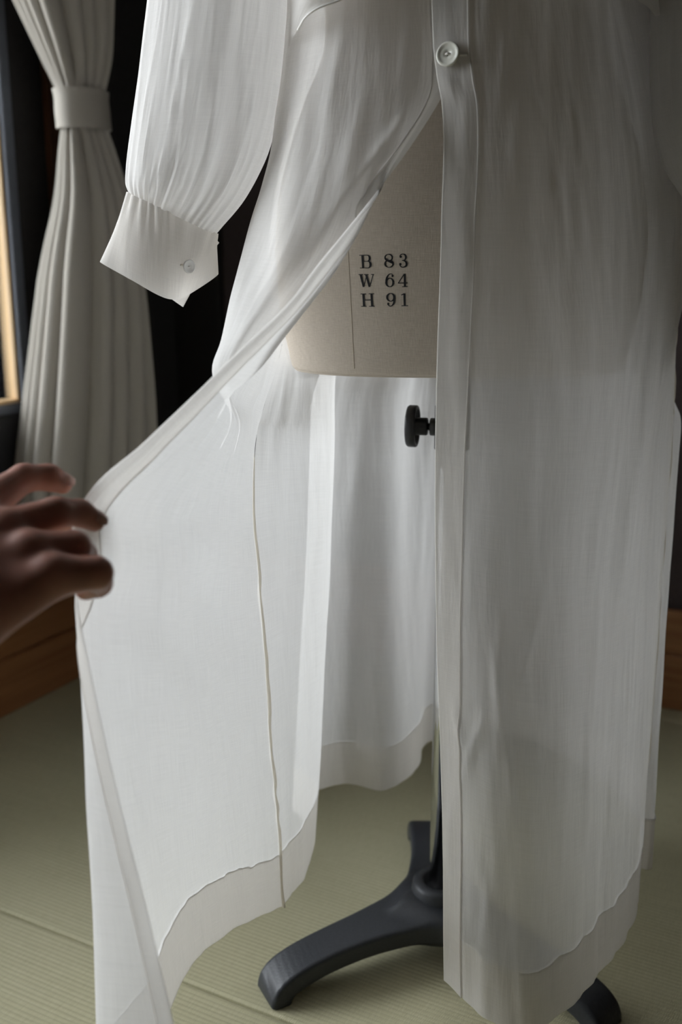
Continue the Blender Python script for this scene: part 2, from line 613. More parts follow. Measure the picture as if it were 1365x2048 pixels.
# outside: ground and the dark wing of the house beyond the window
structure(room_box('ground', (-8, -3, -0.5), (-WT - 0.001, 9, -0.35), M['ground']), 'gravel ground outside the window')
structure(room_box('wall_outer', (-2.6, wb0 - 0.55, -0.35), (-WT, wb0 - 0.40, 2.9), M['dark_wall']), 'dark outer wing wall seen through the pane')
structure(room_box('wall_daylight_block', (-0.40, wb1 + 0.02, -0.35), (-WT, wb1 + 0.17, 2.9), M['dark_wall']), 'added unseen dark wall blocking grazing daylight beside the glazed door')  # added out of view to keep grazing daylight off curtain and hand
# daylight portal in the window opening (sampling aid for the sky)
pl = bpy.data.lights.new('window_portal', 'AREA')
pl.shape = 'RECTANGLE'
pl.size, pl.size_y = wb1 - wb0, wz1 - wzl
pl.cycles.is_portal = True
po = bpy.data.objects.new('window_portal', pl)
COL.objects.link(po)
po.location = tuple(R3(-0.09, (wb0 + wb1) / 2, (wzl + wz1) / 2))
zl = -N; xl = T; yl = np.cross(zl, xl)
po.rotation_euler = Matrix(np.stack([xl, yl, zl], 1).tolist()).to_euler()

# ------------------------------------------------------------------ curtain with tieback
def build_curtain():
    ax_b = 0.20                                   # bunch hangs by the far jamb of the window
    cur_c = R3(0.16, ax_b, 0)
    DC = float(on_plane(168, 222, R3(0.13, 0, 0), N)[1])
    sil = [(-560, -235, 245), (-300, -110, 232), (0, 34, 224), (60, 60, 223), (120, 86, 221), (165, 106, 214), (190, 116, 210), (225, 119, 213), (258, 122, 216),
           (300, 121, 228), (400, 117, 256), (500, 100, 274), (600, 86, 286), (700, 73, 293), (800, 60, 299), (950, 42, 301), (1050, 36, 303), (1118, 32, 304)]
    cur = thing('curtain', 'greige fabric curtain gathered by a tieback beside the window', 'curtain', R3(0.13, ax_b, 0.2))
    nu, nv_ = 420, 220
    ys = np.array([q_[0] for q_ in sil], float)
    rows = np.array([[P(l, y, DC), P(r, y, DC)] for y, l, r in sil])
    yv = np.linspace(ys[0], ys[-1], nv_)
    rows = hermite(rows, ys, yv)
    tie_y = 222.0
    u = np.linspace(0, 1, nu)
    # fold crests (uneven), given where they show below and above the tie
    crest = np.array([0.0, 0.06, 0.13, 0.215, 0.32, 0.475, 0.70, 0.80, 0.90, 1.0])
    ph = np.interp(u, crest, np.arange(len(crest))) * 2 * np.pi
    wid = np.interp(u, crest, np.concatenate([np.diff(crest), [0.1]]))
    S = np.zeros((nv_, nu, 3))
    back_ = np.array([0, 1.0, 0])
    for i, y in enumerate(yv):
        L_, R_ = rows[i]
        hw = np.linalg.norm(R_ - L_) / 2
        ex_ = (R_ - L_) / (2 * hw)
        open_ = min(1.0, max(0.0, (abs(y - tie_y) - 34) / 300.0)) ** 0.75
        # half-oval bunch with folds standing out of it
        ang = np.pi * (1 - (u * 0.92 + 0.04))
        drift = 0.5 * np.sin(y * 0.003 + u * 4) * open_
        c_ = 0.5 + 0.5 * np.cos(ph + drift)
        ridge_ = c_ ** 0.6 - 0.75
        amp = (0.0015 + 0.058 * open_) * (0.55 + 3.6 * wid)
        rad = 1.0
        cx, cy = np.cos(ang), np.sin(ang)
        dep = 0.03 + 0.95 * hw
        cy = np.where(u < 0.45, np.sin(np.pi / 2 * np.clip(u / 0.45, 0, 1)) ** 0.9, np.cos(np.pi / 2 * np.clip((u - 0.45) / 0.55, 0, 1)) ** 1.15)
        cx = 2 * u - 1
        base = (L_ + R_)[None] / 2 + ex_[None] * (hw * cx)[:, None] - back_[None] * (dep * cy)[:, None]
        nrm = ex_[None] * (cx * 0.8)[:, None] - back_[None] * (0.35 + 0.75 * cy)[:, None]
        skew = ex_[None] * (0.012 * open_ * np.sin(ph + drift))[:, None]
        S[i] = base + nrm * (amp * ridge_)[:, None] + skew
    grid_obj('curtain_fabric', S, M['curtain'], cur)
    ring = []
    for y in np.linspace(183, 260, 14):
        L_, R_ = hermite(rows, yv, np.array([y]))[0]
        c = (L_ + R_) / 2
        hw = np.linalg.norm(R_ - L_) / 2 * 1.07
        dep = 0.03 + 0.95 * hw + 0.006
        th = np.linspace(0, 2 * np.pi, 72, endpoint=False)
        ex_ = (R_ - L_) / np.linalg.norm(R_ - L_)
        tilt = 0.004 * np.cos(th)
        ring.append(c[None] + ex_[None] * (hw * np.cos(th))[:, None] - back_[None] * ((dep + 0.004) * np.sin(th))[:, None] - Z3[None] * (0.006 * np.sin(th))[:, None])
    grid_obj('tieback', np.array(ring), M['curtain'], cur, closed=True)
    structure(room_box('trim_3', (0.07, 0.03, RH - 0.06), (0.15, wb1, RH - 0.001), M['post'], bevel=0.002), 'curtain rail board under the ceiling')
    return cur


build_curtain()

# ------------------------------------------------------------------ dress form
FX, FY = 0.1095, 0.97
FZ = np.array([0.632, 0.634, 0.640, 0.652, 0.668, 0.70, 0.75, 0.80, 0.86, 0.92, 1.00, 1.08, 1.16, 1.22, 1.27, 1.30, 1.33, 1.36, 1.40])
FA = np.array([0.150, 0.1555, 0.1575, 0.160, 0.1635, 0.168, 0.170, 0.164, 0.146, 0.124, 0.130, 0.142, 0.150, 0.158, 0.150, 0.115, 0.066, 0.058, 0.056])
FB = np.array([0.104, 0.1095, 0.1115, 0.113, 0.115, 0.118, 0.120, 0.116, 0.102, 0.090, 0.100, 0.122, 0.118, 0.098, 0.078, 0.066, 0.056, 0.054, 0.052])
NEXP = 2.8


_ft = np.linspace(0, len(FZ) - 1, 150)
zz, aa, bb_ = (hermite(q_[:, None], np.arange(len(FZ), dtype=float), _ft)[:, 0] for q_ in (FZ, FA, FB))


def form_ab(z):
    return np.interp(z, zz, aa), np.interp(z, zz, bb_)


def form_front(px, py, off=0.0004):
    """point where the pixel's ray meets the front of the form"""
    lo, hi = 0.70, 0.97
    r = ray(px, py); o = np.array([0, 0, CAM_Z])
    def f(D):
        p = o + r * (D / r[1])
        a, b = form_ab(p[2])
        return abs((p[0] - FX) / a) ** NEXP + abs((p[1] - FY) / b) ** NEXP - 1
    for _ in range(50):
        mid = (lo + hi) / 2
        if f(mid) > 0:
            lo = mid
        else:
            hi = mid
    return o + r * ((lo - off) / r[1])


form = thing('dress_form', 'cream canvas dress form on chrome pole with charcoal three-legged base', 'mannequin', (FX, FY, 0))
th = np.linspace(0, 2 * np.pi, 144, endpoint=False)
ct, st = np.cos(th), np.sin(th)
ex = np.sign(ct) * np.abs(ct) ** (2 / NEXP); ey = np.sign(st) * np.abs(st) ** (2 / NEXP)
S = np.stack([FX + aa[:, None] * ex[None], FY + bb_[:, None] * ey[None], zz[:, None].repeat(144, 1)], -1)
nv, nu = S.shape[:2]
idx = np.arange(nv * nu).reshape(nv, nu)
q = np.stack([idx[:-1], np.roll(idx, -1, 1)[:-1], np.roll(idx, -1, 1)[1:], idx[1:]], -1).reshape(-1, 4).tolist()
q.append(list(idx[0])[::-1]); q.append(list(idx[-1]))
uvf = np.stack([th[None].repeat(nv, 0) * 0.145, zz[:, None].repeat(nu, 1)], -1).reshape(-1, 2)
torso = new_obj('torso', S.reshape(-1, 3), q, M['canvas'], form, True, uvf)
# seam down the front
pts = [form_front(px, py, -0.0001) for px, py in hermite(np.array([[693, 400], [697, 500], [704, 640], [709, 737]], float), np.array([0, 1, 2.4, 3.4]), np.linspace(0, 3.4, 60))]
v, f = tube_vf(pts, 0.0005, 6)
new_obj('seam', v, f, M['canvas_seam'], torso)
# bottom rim piping
rimp = [np.array([FX + 0.1535 * ex[k % 144], FY + 0.1075 * ey[k % 144], 0.6330]) for k in range(0, 145, 2)]
v, f = tube_vf(rimp, 0.0012, 6)
new_obj('rim_piping', v, f, M['canvas'], torso)

# ---- printed size lettering, strokes in the photo's own positions laid on the form's front
def glyph_strokes():
    def arc(cx, cy, rx, ry, a0, a1, w, n=20):
        t = np.radians(np.linspace(a0, a1, n))
        return [(cx + rx * math.cos(a), cy - ry * math.sin(a), w(a)) for a in t]
    g = {}
    ws = lambda lo, hi, sh=0.0: (lambda a: lo + (hi - lo) * abs(math.cos(a - sh)) ** 1.5)
    g['B'] = [[(302, 262, 34), (308, 370, 34), (315, 478, 34)], [(248, 262, 9), (385, 261, 9)], [(260, 478, 9), (395, 476, 9)], [(310, 364, 9), (392, 364, 9)],
              arc(383, 312, 43, 51, 92, -92, ws(9, 32)), arc(393, 420, 47, 57, 92, -92, ws(9, 36))]
    g['8'] = [arc(750, 300, 62, 56, 0, 360, ws(9, 24, 0.25), 40), arc(757, 406, 69, 61, 0, 360, ws(9, 26, -0.1), 40), [(692, 318, 22), (735, 350, 32), (780, 372, 32), (818, 395, 24)]]
    g['3'] = [[(938, 275, 10), (962, 247, 12), (998, 240, 12), (1032, 256, 26), (1044, 292, 31), (1034, 328, 24), (1010, 346, 12), (975, 350, 10)],
              [(1000, 350, 12), (1040, 368, 24), (1057, 410, 33), (1042, 446, 26), (1000, 464, 12), (962, 456, 12), (938, 425, 14)],
              [(935, 284, 12), (945, 284, 34), (965, 284, 34), (975, 284, 12)], [(930, 412, 12), (941, 412, 34), (958, 412, 34), (968, 412, 12)]]
    g['W'] = [[(272, 590, 34), (324, 800, 30)], [(326, 800, 10), (372, 600, 10)], [(366, 590, 34), (424, 800, 30)], [(426, 800, 11), (484, 590, 11)],
              [(235, 590, 9), (312, 590, 9)], [(330, 590, 9), (408, 590, 9)], [(448, 588, 9), (500, 588, 9)]]
    g['6'] = [arc(770, 726, 60, 72, 0, 360, ws(10, 34), 40), [(712, 730, 32), (712, 680, 32), (726, 630, 26), (756, 588, 14), (790, 578, 10), (815, 588, 12)],
              [(798, 612, 12), (808, 612, 34), (822, 612, 34), (834, 612, 12)]]
    g['4'] = [[(1024, 578, 30), (1028, 795, 32)], [(1014, 584, 11), (912, 736, 11)], [(908, 736, 12), (1074, 733, 12)], [(980, 796, 10), (1072, 794, 10)]]
    g['H'] = [[(318, 920, 34), (330, 1132, 34)], [(456, 918, 34), (468, 1132, 34)], [(270, 921, 9), (364, 920, 9)], [(408, 919, 9), (502, 917, 9)],
              [(282, 1133, 9), (374, 1132, 9)], [(416, 1132, 9), (512, 1131, 9)], [(325, 1026, 12), (462, 1022, 12)]]
    g['9'] = [arc(786, 978, 60, 66, 0, 360, ws(10, 34), 40), [(846, 978, 33), (848, 1030, 33), (836, 1080, 27), (806, 1120, 14), (775, 1130, 11), (742, 1112, 12)],
              [(725, 1090, 12), (736, 1090, 36), (750, 1090, 36), (762, 1090, 12)]]
    g['1'] = [[(1018, 912, 32), (1024, 1122, 32)], [(966, 940, 13), (1018, 914, 13)], [(970, 1123, 10), (1080, 1121, 10)]]
    return g


def build_letters():
    sc = 160.0 / 1365.0
    for ch, strokes in glyph_strokes().items():
        vs_, fs = [], []
        for k, st_ in enumerate(strokes):
            a = np.array(st_, float)
            if len(a) == 2:
                a = np.array([a[0] + (a[1] - a[0]) * t for t in np.linspace(0, 1, 6)])
            elif len(a) < 15:
                tt = np.arange(len(a), dtype=float)
                a = hermite(a, tt, np.linspace(0, len(a) - 1, 24))
            d = np.gradient(a[:, :2], axis=0); d /= np.linalg.norm(d, axis=1, keepdims=True) + 1e-9
            nrm = np.stack([-d[:, 1], d[:, 0]], 1)
            b0 = len(vs_)
            horiz = abs(d[0, 1]) < 0.3 * abs(d[0, 0])
            for i in range(len(a)):
                nn = nrm[i]
                for s_ in (-1, 1):
                    x_, y_ = a[i, :2] + nn * s_ * (a[i, 2] * 1.05 + 3) / 2
                    vs_.append(form_front(690 + x_ * sc, 480 + y_ * sc, 0.0005 + 0.00002 * k))
            for i in range(len(a) - 1):
                fs.append((b0 + 2 * i, b0 + 2 * i + 1, b0 + 2 * i + 3, b0 + 2 * i + 2))
        o = new_obj('letter' if ch in 'BWH' else 'numeral', vs_, fs, M['ink'], torso, False)
        o['label'] = 'black printed character ' + ch


build_letters()

# ---- pole, clamp, knob
v, f = lathe_vf([(0.0125, 0.035), (0.0125, 0.63)], 40, (FX, FY, 0), (0, 0, 1), (1, 0, 0)); new_obj('pole', v, f, M['chrome'], form)
v, f = lathe_vf([(0.036, 0.0), (0.040, 0.001), (0.040, 0.004), (0.034, 0.0045)], 40, (FX, FY, 0.6275), (0, 0, 1), (1, 0, 0)); new_obj('flange', v, f, M['black_plastic'], form)
kz = P(845, 855, FY)[2]
v, f = lathe_vf([(0.0135, -0.022), (0.0175, -0.021), (0.0175, 0.021), (0.0165, 0.022), (0.0165, 0.098)], 40, (FX, FY, kz), (0, 0, 1), (1, 0, 0))
new_obj('clamp', v, f, M['black_plastic'], form)
kdir = np.array([-0.972, 0.235, 0.0]); kdir /= np.linalg.norm(kdir)
k0 = np.array([FX, FY, kz])
tip = P(816, 855, FY + 0.012)
klen = np.dot(tip - k0, kdir)
prof = [(0.006, 0.010), (0.0088, 0.0105), (0.0088, klen - 0.0235), (0.008, klen - 0.0228), (0.0036, klen - 0.0226), (0.0036, klen - 0.0205)]
v, f = lathe_vf(prof, 28, k0, kdir, (0, 0, 1)); new_obj('knob_stem', v, f, M['black_plastic'], form)
kn = klen
prof = [(0.0036, kn - 0.0205), (0.0082, kn - 0.0200), (0.0088, kn - 0.0190), (0.0088, kn - 0.0080), (0.0100, kn - 0.0062), (0.0160, kn - 0.0050), (0.0172, kn - 0.0092), (0.0182, kn - 0.0100), (0.0200, kn - 0.0100), (0.0208, kn - 0.0090),
        (0.0208, kn - 0.0020), (0.0195, kn - 0.0002), (0.015, kn), (0.0, kn)]
v, f = lathe_vf(prof, 44, k0, kdir, (0, 0, 1)); new_obj('knob', v, f, M['black_plastic'], form)

# ---- base: socket plus three arched legs
base = new_obj('pole_socket', *lathe_vf([(0.030, 0.036), (0.033, 0.040), (0.0315, 0.060), (0.0305, 0.068), (0.0285, 0.0715), (0.0255, 0.0725), (0.0205, 0.0725), (0.0188, 0.0710), (0.0180, 0.062), (0.0125, 0.062)], 48, (FX, FY, 0), (0, 0, 1), (1, 0, 0)), M['iron'], form)
# ------------------------------------------------------------------ dress
dress = thing('dress', 'sheer white long-sleeved cotton dress worn on the dress form, front pulled open', 'dress', (FX, FY, 0))


def ctrl_from(rows):
    return np.array([[P(*c) for c in r] for r in rows])


# front panel whose edge is pulled aside (columns: free edge, band stitch, roll, outer face, silhouette, behind, side seam)
A_ROWS = [
    [(880, -760, .90), (850, -770, .895), (790, -780, .90), (720, -790, .92), (660, -790, .955), (640, -790, .99), (650, -790, 1.01)],
    [(905, -520, .83), (870, -520, .825), (800, -510, .83), (700, -500, .85), (610, -480, .92), (625, -470, .99), (665, -460, 1.03)],
    [(908, -220, .825), (868, -220, .82), (795, -212, .82), (690, -200, .835), (590, -180, .905), (605, -165, .98), (645, -150, 1.03)],
    [(908, 0, .818), (868, 0, .813), (790, 5, .812), (680, 15, .825), (577, 40, .90), (598, 60, .97), (640, 75, 1.03)],
    [(912, 112, .815), (872, 114, .808), (790, 127, .803), (665, 150, .815), (560, 180, .90), (586, 215, .97), (634, 232, 1.03)],
    [(884, 192, .812), (852, 208, .800), (775, 250, .788), (645, 285, .797), (547, 290, .88), (578, 345, .96), (622, 362, 1.02)],
    [(812, 306, .790), (797, 310, .783), (765, 322, .775), (630, 350, .782), (530, 362, .87), (562, 430, .95), (606, 452, 1.01)],
    [(722, 425, .748), (726, 432, .752), (728, 438, .758), (612, 430, .762), (507, 438, .855), (545, 520, .94), (590, 548, .995)],
    [(627, 541, .716), (640, 551, .720), (660, 556, .750), (570, 540, .742), (478, 535, .835), (525, 620, .92), (572, 650, .975)],
    [(583, 600, .700), (592, 613, .704), (612, 618, .742), (532, 600, .730), (461, 595, .815), (515, 690, .905), (557, 722, .96)],
    [(521, 662, .678), (531, 678, .682), (568, 675, .735), (494, 662, .718), (442, 684, .785), (502, 755, .885), (538, 782, .94)],
    [(458, 722, .662), (468, 740, .666), (512, 745, .722), (458, 738, .722), (426, 752, .752), (478, 805, .845), (524, 828, .92)],
    [(402, 778, .650), (413, 795, .654), (440, 803, .685), (453, 815, .722), (463, 828, .765), (486, 850, .83), (514, 868, .90)],
    [(290, 885, .622), (303, 903, .627), (340, 915, .655), (385, 925, .69), (428, 932, .74), (470, 936, .80), (508, 938, .875)],
    [(168, 1002, .598), (186, 1024, .602), (240, 1036, .622), (310, 1045, .66), (385, 1048, .72), (450, 1046, .785), (508, 1043, .865)],
    [(151, 1030, .597), (175, 1046, .601), (238, 1056, .621), (310, 1064, .66), (386, 1066, .72), (451, 1063, .785), (509, 1058, .865)],
    [(148, 1100, .592), (170, 1105, .596), (240, 1115, .618), (315, 1122, .658), (390, 1120, .722), (455, 1112, .785), (515, 1105, .862)],
    [(154, 1197, .586), (156, 1190, .590), (215, 1208, .614), (305, 1212, .658), (388, 1205, .722), (457, 1195, .785), (522, 1182, .86)],
    [(178, 1322, .570), (159, 1300, .590), (215, 1312, .612), (308, 1310, .658), (392, 1298, .724), (462, 1282, .788), (529, 1265, .86)],
    [(237, 1592, .535), (172, 1572, .580), (240, 1556, .612), (328, 1530, .66), (410, 1506, .728), (480, 1482, .79), (541, 1465, .86)],
    [(308, 1872, .510), (190, 1862, .572), (275, 1808, .610), (352, 1755, .665), (430, 1705, .735), (500, 1668, .797), (557, 1632, .86)],
    [(402, 2290, .490), (206, 2260, .566), (305, 2095, .612), (372, 1952, .668), (452, 1868, .742), (512, 1836, .80), (567, 1812, .86)],
]
A_C = ctrl_from(A_ROWS)

B_ROWS = [
    [(890, -760, .89), (930, -770, .885), (985, -780, .89), (1050, -790, .91), (1105, -790, .945), (1140, -790, .98), (1130, -790, 1.01)],
    [(868, -520, .818), (928, -515, .812), (1020, -505, .815), (1110, -490, .835), (1195, -470, .90), (1245, -455, .97), (1215, -450, 1.03)],
    [(866, -220, .810), (930, -220, .803), (1030, -212, .803), (1135, -205, .825), (1235, -190, .89), (1300, -180, .97), (1265, -170, 1.03)],
    [(866, 0, .806), (932, 0, .799), (1040, 0, .798), (1150, 0, .818), (1262, -5, .88), (1335, -5, .97), (1305, 0, 1.03)],
    [(871, 112, .802), (935, 112, .794), (1045, 112, .793), (1160, 107, .813), (1280, 95, .88), (1355, 90, .97), (1325, 95, 1.03)],
    [(885, 200, .796), (939, 200, .789), (1050, 200, .787), (1170, 195, .807), (1295, 180, .875), (1375, 170, .97), (1342, 175, 1.03)],
    [(885, 450, .785), (944, 450, .776), (1055, 450, .772), (1185, 445, .797), (1315, 430, .87), (1400, 420, .965), (1362, 430, 1.03)],
    [(876, 740, .770), (940, 742, .758), (1058, 746, .752), (1195, 742, .782), (1295, 732, .85), (1345, 725, .935), (1352, 720, 1.01)],
    [(873, 900, .764), (938, 905, .748), (1052, 915, .740), (1185, 915, .768), (1275, 905, .835), (1319, 895, .91), (1345, 885, .985)],
    [(873, 1100, .758), (936, 1110, .738), (1048, 1130, .726), (1165, 1130, .750), (1258, 1110, .81), (1306, 1088, .88), (1332, 1062, .965)],
    [(876, 1300, .755), (938, 1316, .730), (1046, 1345, .715), (1158, 1340, .738), (1244, 1312, .795), (1297, 1278, .865), (1320, 1236, .95)],
    [(883, 1500, .755), (941, 1526, .725), (1045, 1562, .706), (1152, 1550, .731), (1232, 1508, .787), (1287, 1458, .853), (1308, 1400, .94)],
    [(888, 1700, .755), (942, 1737, .722), (1043, 1782, .699), (1146, 1762, .725), (1222, 1704, .780), (1279, 1642, .845), (1294, 1570, .93)],
    [(889, 1885, .755), (941, 1928, .722), (1042, 1978, .696), (1142, 1938, .721), (1213, 1862, .776), (1272, 1785, .839), (1280, 1705, .922)],
    [(890, 1960, .756), (941, 2012, .722), (1041, 2066, .695), (1140, 2018, .720), (1210, 1930, .774), (1270, 1842, .838), (1275, 1757, .92)],
]
B_C = ctrl_from(B_ROWS)

# back panel: from the pulled side's seam round behind the form to the other side's seam
seamA = A_C[:, 6]
zA = seamA[:, 2]
nb = len(A_ROWS)
tvB = knots(B_C, 0)
seamB_z = B_C[:, 6, 2]


def seam_b_at(z):
    o_ = np.argsort(seamB_z)
    return np.array([np.interp(z, seamB_z[o_], B_C[o_, 6, k]) for k in range(3)])


hem_px = [(605, 1755, .902), (630, 1662, .985), (592, 1610, 1.045), (690, 1569, 1.090), (770, 1580, 1.080), (832, 1535, 1.125), (850, 1490, 1.19), (900, 1470, 1.225), (1060, 1480, 1.20), (1240, 1590, 1.09), (1303, 1735, .925)]
top_px = [(588, 880, .935), (667, 885, .985), (618, 890, 1.035), (700, 893, 1.075), (780, 894, 1.085), (835, 890, 1.12), (880, 888, 1.13), (930, 885, 1.14), (1080, 880, 1.135), (1250, 860, 1.09), (1366, 850, 1.01)]
kv = 12                                   # row index of A_ROWS where the back becomes visible
back = []
wpx = lambda i: (i - kv) / (nb - 1 - kv)
for i in range(nb):
    b0 = seamA[i]
    b_last = seam_b_at(b0[2]) + np.array([0.0, 0.004, 0])
    row = [b0]
    if i >= kv:
        s = (zA[kv] - zA[i]) / (zA[kv] - zA[-1])
        for tp, hp in zip(top_px, hem_px):
            p0_, p1_ = P(*tp), P(*hp)
            row.append(p0_ * (1 - s) + p1_ * s)
    else:
        # plain oval round the form
        s = (zA[i] - zA[kv]) / (zA[0] - zA[kv])
        w0 = min(1.0, s * 3.0)
        for j, tp in enumerate(top_px):
            p0_ = P(*tp)
            u_ = (j + 1) / 12.0
            flat = b0 * (1 - u_) + b_last * u_
            flat = flat + np.array([0, 0.095 * math.sin(math.pi * u_), 0])
            q_ = p0_ + (b0 - seamA[kv])
            q_[0] = p0_[0]
            q_[2] = b0[2]
            row.append(q_ * (1 - w0) + flat * w0)
    row.append(b_last)
    back.append(row)
BK_C = np.array(back)
# the seams leave the visible right side slightly outside
for i in range(nb):
    BK_C[i, -1] = BK_C[i, -1]


def wrinkle(S, amp_long, amp_fine, seed, edge_keep=0.02):
    uv = arc_uv(S)
    n = normals(S)
    u, v = uv[..., 0], uv[..., 1]
    d = amp_long * (vnoise(u * 22 + seed, v * 2.2 + seed * 3) + 0.5 * vnoise(u * 47 + seed * 5, v * 3.5 + 9))
    d += amp_fine * (vnoise(u * 95 + v * 9 + seed, v * 10 + 5) + 0.6 * vnoise(u * 170 - v * 14, v * 16 + seed))
    w = np.ones(S.shape[:2])
    ue = u / u.max()
    w *= np.clip(ue * u.max() / edge_keep, 0, 1) * np.clip((1 - ue) * u.max() / edge_keep, 0, 1)
    return S + n * (d * w)[..., None], uv


def creases(S, lines):
    """ridges along lines seen in the photo, laid on the cloth: (points px, height, half width px)"""
    d = S - np.array([0, 0, CAM_Z])
    zc = d @ np.array([0, CP, -SP])
    X = W / 2 + F * d[..., 0] / zc
    Y = H_PX / 2 - F * (d @ np.array([0, SP, CP])) / zc
    n = normals(S)
    # make normals face the viewer
    fl_ = np.sign((n * d).sum(-1, keepdims=True)); n = -n * np.where(fl_ == 0, 1, fl_)
    out = np.zeros(S.shape[:2])
    for pts, amp, wd in lines:
        pts = np.array(pts, float)
        pts = hermite(pts, np.arange(len(pts), dtype=float), np.linspace(0, len(pts) - 1, 24)) if len(pts) > 2 else np.array([pts[0] + (pts[1] - pts[0]) * t for t in np.linspace(0, 1, 16)])
        best = np.full(S.shape[:2], 1e9); tt = np.zeros(S.shape[:2])
        for k in range(len(pts) - 1):
            a, b = pts[k], pts[k + 1]
            ab = b - a
            t = np.clip(((X - a[0]) * ab[0] + (Y - a[1]) * ab[1]) / (ab @ ab), 0, 1)
            q = np.hypot(X - a[0] - t * ab[0], Y - a[1] - t * ab[1])
            m = q < best
            best = np.where(m, q, best); tt = np.where(m, (k + t) / (len(pts) - 1), tt)
        out += amp * np.exp(-(best / wd) ** 2) * np.sin(np.pi * np.clip(tt, 0.02, 0.98)) ** 0.7
    return S + n * out[..., None]


def clear_form(S, gap=1.03):
    """keep cloth outside the form it is worn on"""
    S = S.copy()
    z = S[..., 2]
    a, b = np.interp(z, zz, aa), np.interp(z, zz, bb_)
    f_ = np.abs((S[..., 0] - FX) / a) ** NEXP + np.abs((S[..., 1] - FY) / b) ** NEXP
    k = np.maximum(1.0, gap / np.maximum(f_, 0.02) ** (1 / NEXP))
    k = np.where((z > 0.625) & (z < 1.40), k, 1.0)
    S[..., 0] = FX + (S[..., 0] - FX) * k
    S[..., 1] = FY + (S[..., 1] - FY) * k
    return S


def strip_below(S, length, rows, off):
    """copy of the bottom `length` metres of a sheet, shifted along its normals"""
    nv, nu = S.shape[:2]
    seg = np.linalg.norm(np.diff(S, axis=0), axis=-1)
    dist = np.concatenate([np.cumsum(seg[::-1], axis=0)[::-1], np.zeros((1, nu))])       # distance to hem
    n = normals(S)
    out = np.zeros((rows, nu, 3))
    for k in range(nu):
        tgt = np.linspace(length[k] if np.ndim(length) else length, 0, rows)
        d = dist[::-1, k]
        for c in range(3):
            out[:, k, c] = np.interp(tgt, d, S[::-1, k, c]) + off * np.interp(tgt, d, n[::-1, k, c])
    return out


def strip_side(S, length, cols, off):
    """copy of the first `length` metres across from column 0"""
    nv, nu = S.shape[:2]
    seg = np.linalg.norm(np.diff(S, axis=1), axis=-1)
    dist = np.concatenate([np.zeros((nv, 1)), np.cumsum(seg, axis=1)], axis=1)
    n = normals(S)
    out = np.zeros((nv, cols, 3))
    tgt = np.linspace(0, length, cols)
    for k in range(nv):
        for c in range(3):
            out[k, :, c] = np.interp(tgt, dist[k], S[k, :, c]) + off * np.interp(tgt, dist[k], n[k, :, c])
    return out


def hem_len(nu, seed):
    u = np.linspace(0, 1, nu)
    return 0.056 + 0.0028 * vnoise(u * 14 + seed, u * 0 + seed) + 0.0008 * vnoise(u * 45 + seed, u * 0)


def ridge(name, path, r, mat, parent, wob=0.0, seed=0):
    path = np.asarray(path)
    if wob:
        t = np.arange(len(path)) * 0.35
        path = path + wob * np.stack([vnoise(t + seed, t * 0 + 1), 0 * t, 0 * t], -1)
    v, f = tube_vf(path, r, 7)
    return new_obj(name, v, f, mat, parent)


SA, uvA = wrinkle(surf(A_C, 230, 170), 0.0020, 0.0006, 2.0)
SB, uvB = wrinkle(surf(B_C, 220, 170), 0.0034, 0.0008, 11.0)
SB = creases(SB, [([(905, 1395), (922, 1460), (936, 1515)], .0022, 7), ([(975, 1425), (945, 1500), (928, 1570)], .0026, 9), ([(985, 1290), (1012, 1480), (1036, 1700)], .0024, 7),
                  ([(1095, 1170), (1050, 1320), (1030, 1410)], .0028, 10), ([(1002, 1180), (996, 1400), (1000, 1560)], .0018, 9), ([(1120, 330), (1130, 560)], .0018, 6), ([(1068, 190), (1092, 250)], .0016, 6),
                  ([(1150, 190), (1165, 330)], .0016, 8), ([(988, 540), (980, 650)], .0012, 3.5), ([(1110, 345), (1112, 390)], .0022, 7), ([(1325, 620), (1285, 860), (1262, 1010), (1236, 1230)], .0045, 16),
                  ([(950, 1700), (975, 1800), (965, 1900)], .0016, 9), ([(905, 1600), (900, 1700), (915, 1790)], .0014, 8), ([(1180, 1420), (1172, 1700)], .0012, 9), ([(880, 140), (915, 200)], .0020, 14),
                  ([(1010, 60), (1000, 220)], .0015, 8), ([(1040, 440), (1110, 760), (1115, 1000)], .0020, 22)])
SA = creases(SA, [([(205, 1022), (330, 915), (470, 800)], .0016, 6), ([(230, 1035), (360, 955), (455, 880)], .0018, 10), ([(255, 1050), (400, 1000), (480, 920)], .0016, 12),
                  ([(215, 1060), (330, 1000), (500, 880)], .0012, 5), ([(440, 985), (400, 1080), (360, 1230)], .0050, 40), ([(300, 1090), (420, 1190), (450, 1330)], -.0045, 42), ([(250, 1250), (360, 1420), (400, 1650)], .0040, 40), ([(455, 1545), (520, 1385)], .0012, 6), ([(425, 1700), (440, 1440)], .0014, 12), ([(300, 1250), (300, 1560)], .0010, 16), ([(480, 1180), (500, 1420)], .0014, 10),
                  ([(745, 150), (670, 420), (600, 560)], .0028, 18), ([(830, 210), (760, 300), (640, 470)], .0020, 12), ([(620, 120), (585, 400), (540, 620)], .0030, 20), ([(690, 40), (650, 260)], .0018, 14),
                  ([(225, 1400), (285, 1700), (330, 1950)], .0016, 8), ([(240, 1850), (300, 2040)], .0014, 8)])
SK, uvK = wrinkle(surf(BK_C, 220, 260), 0.0036, 0.0007, 23.0)
SA, SB, SK = clear_form(SA), clear_form(SB, 1.05), clear_form(SK)
pa_ = grid_obj('front_panel', SA, M['gauze'], dress, uvA); pa_['label'] = 'front panel pulled aside, showing its inner face'
pb_ = grid_obj('front_panel', SB, M['gauze'], dress, uvB); pb_['label'] = 'front panel hanging straight beside the pole'
pk_ = grid_obj('back_panel', SK, M['gauze'], dress, uvK)
nA, nB, nK = normals(SA), normals(SB), normals(SK)
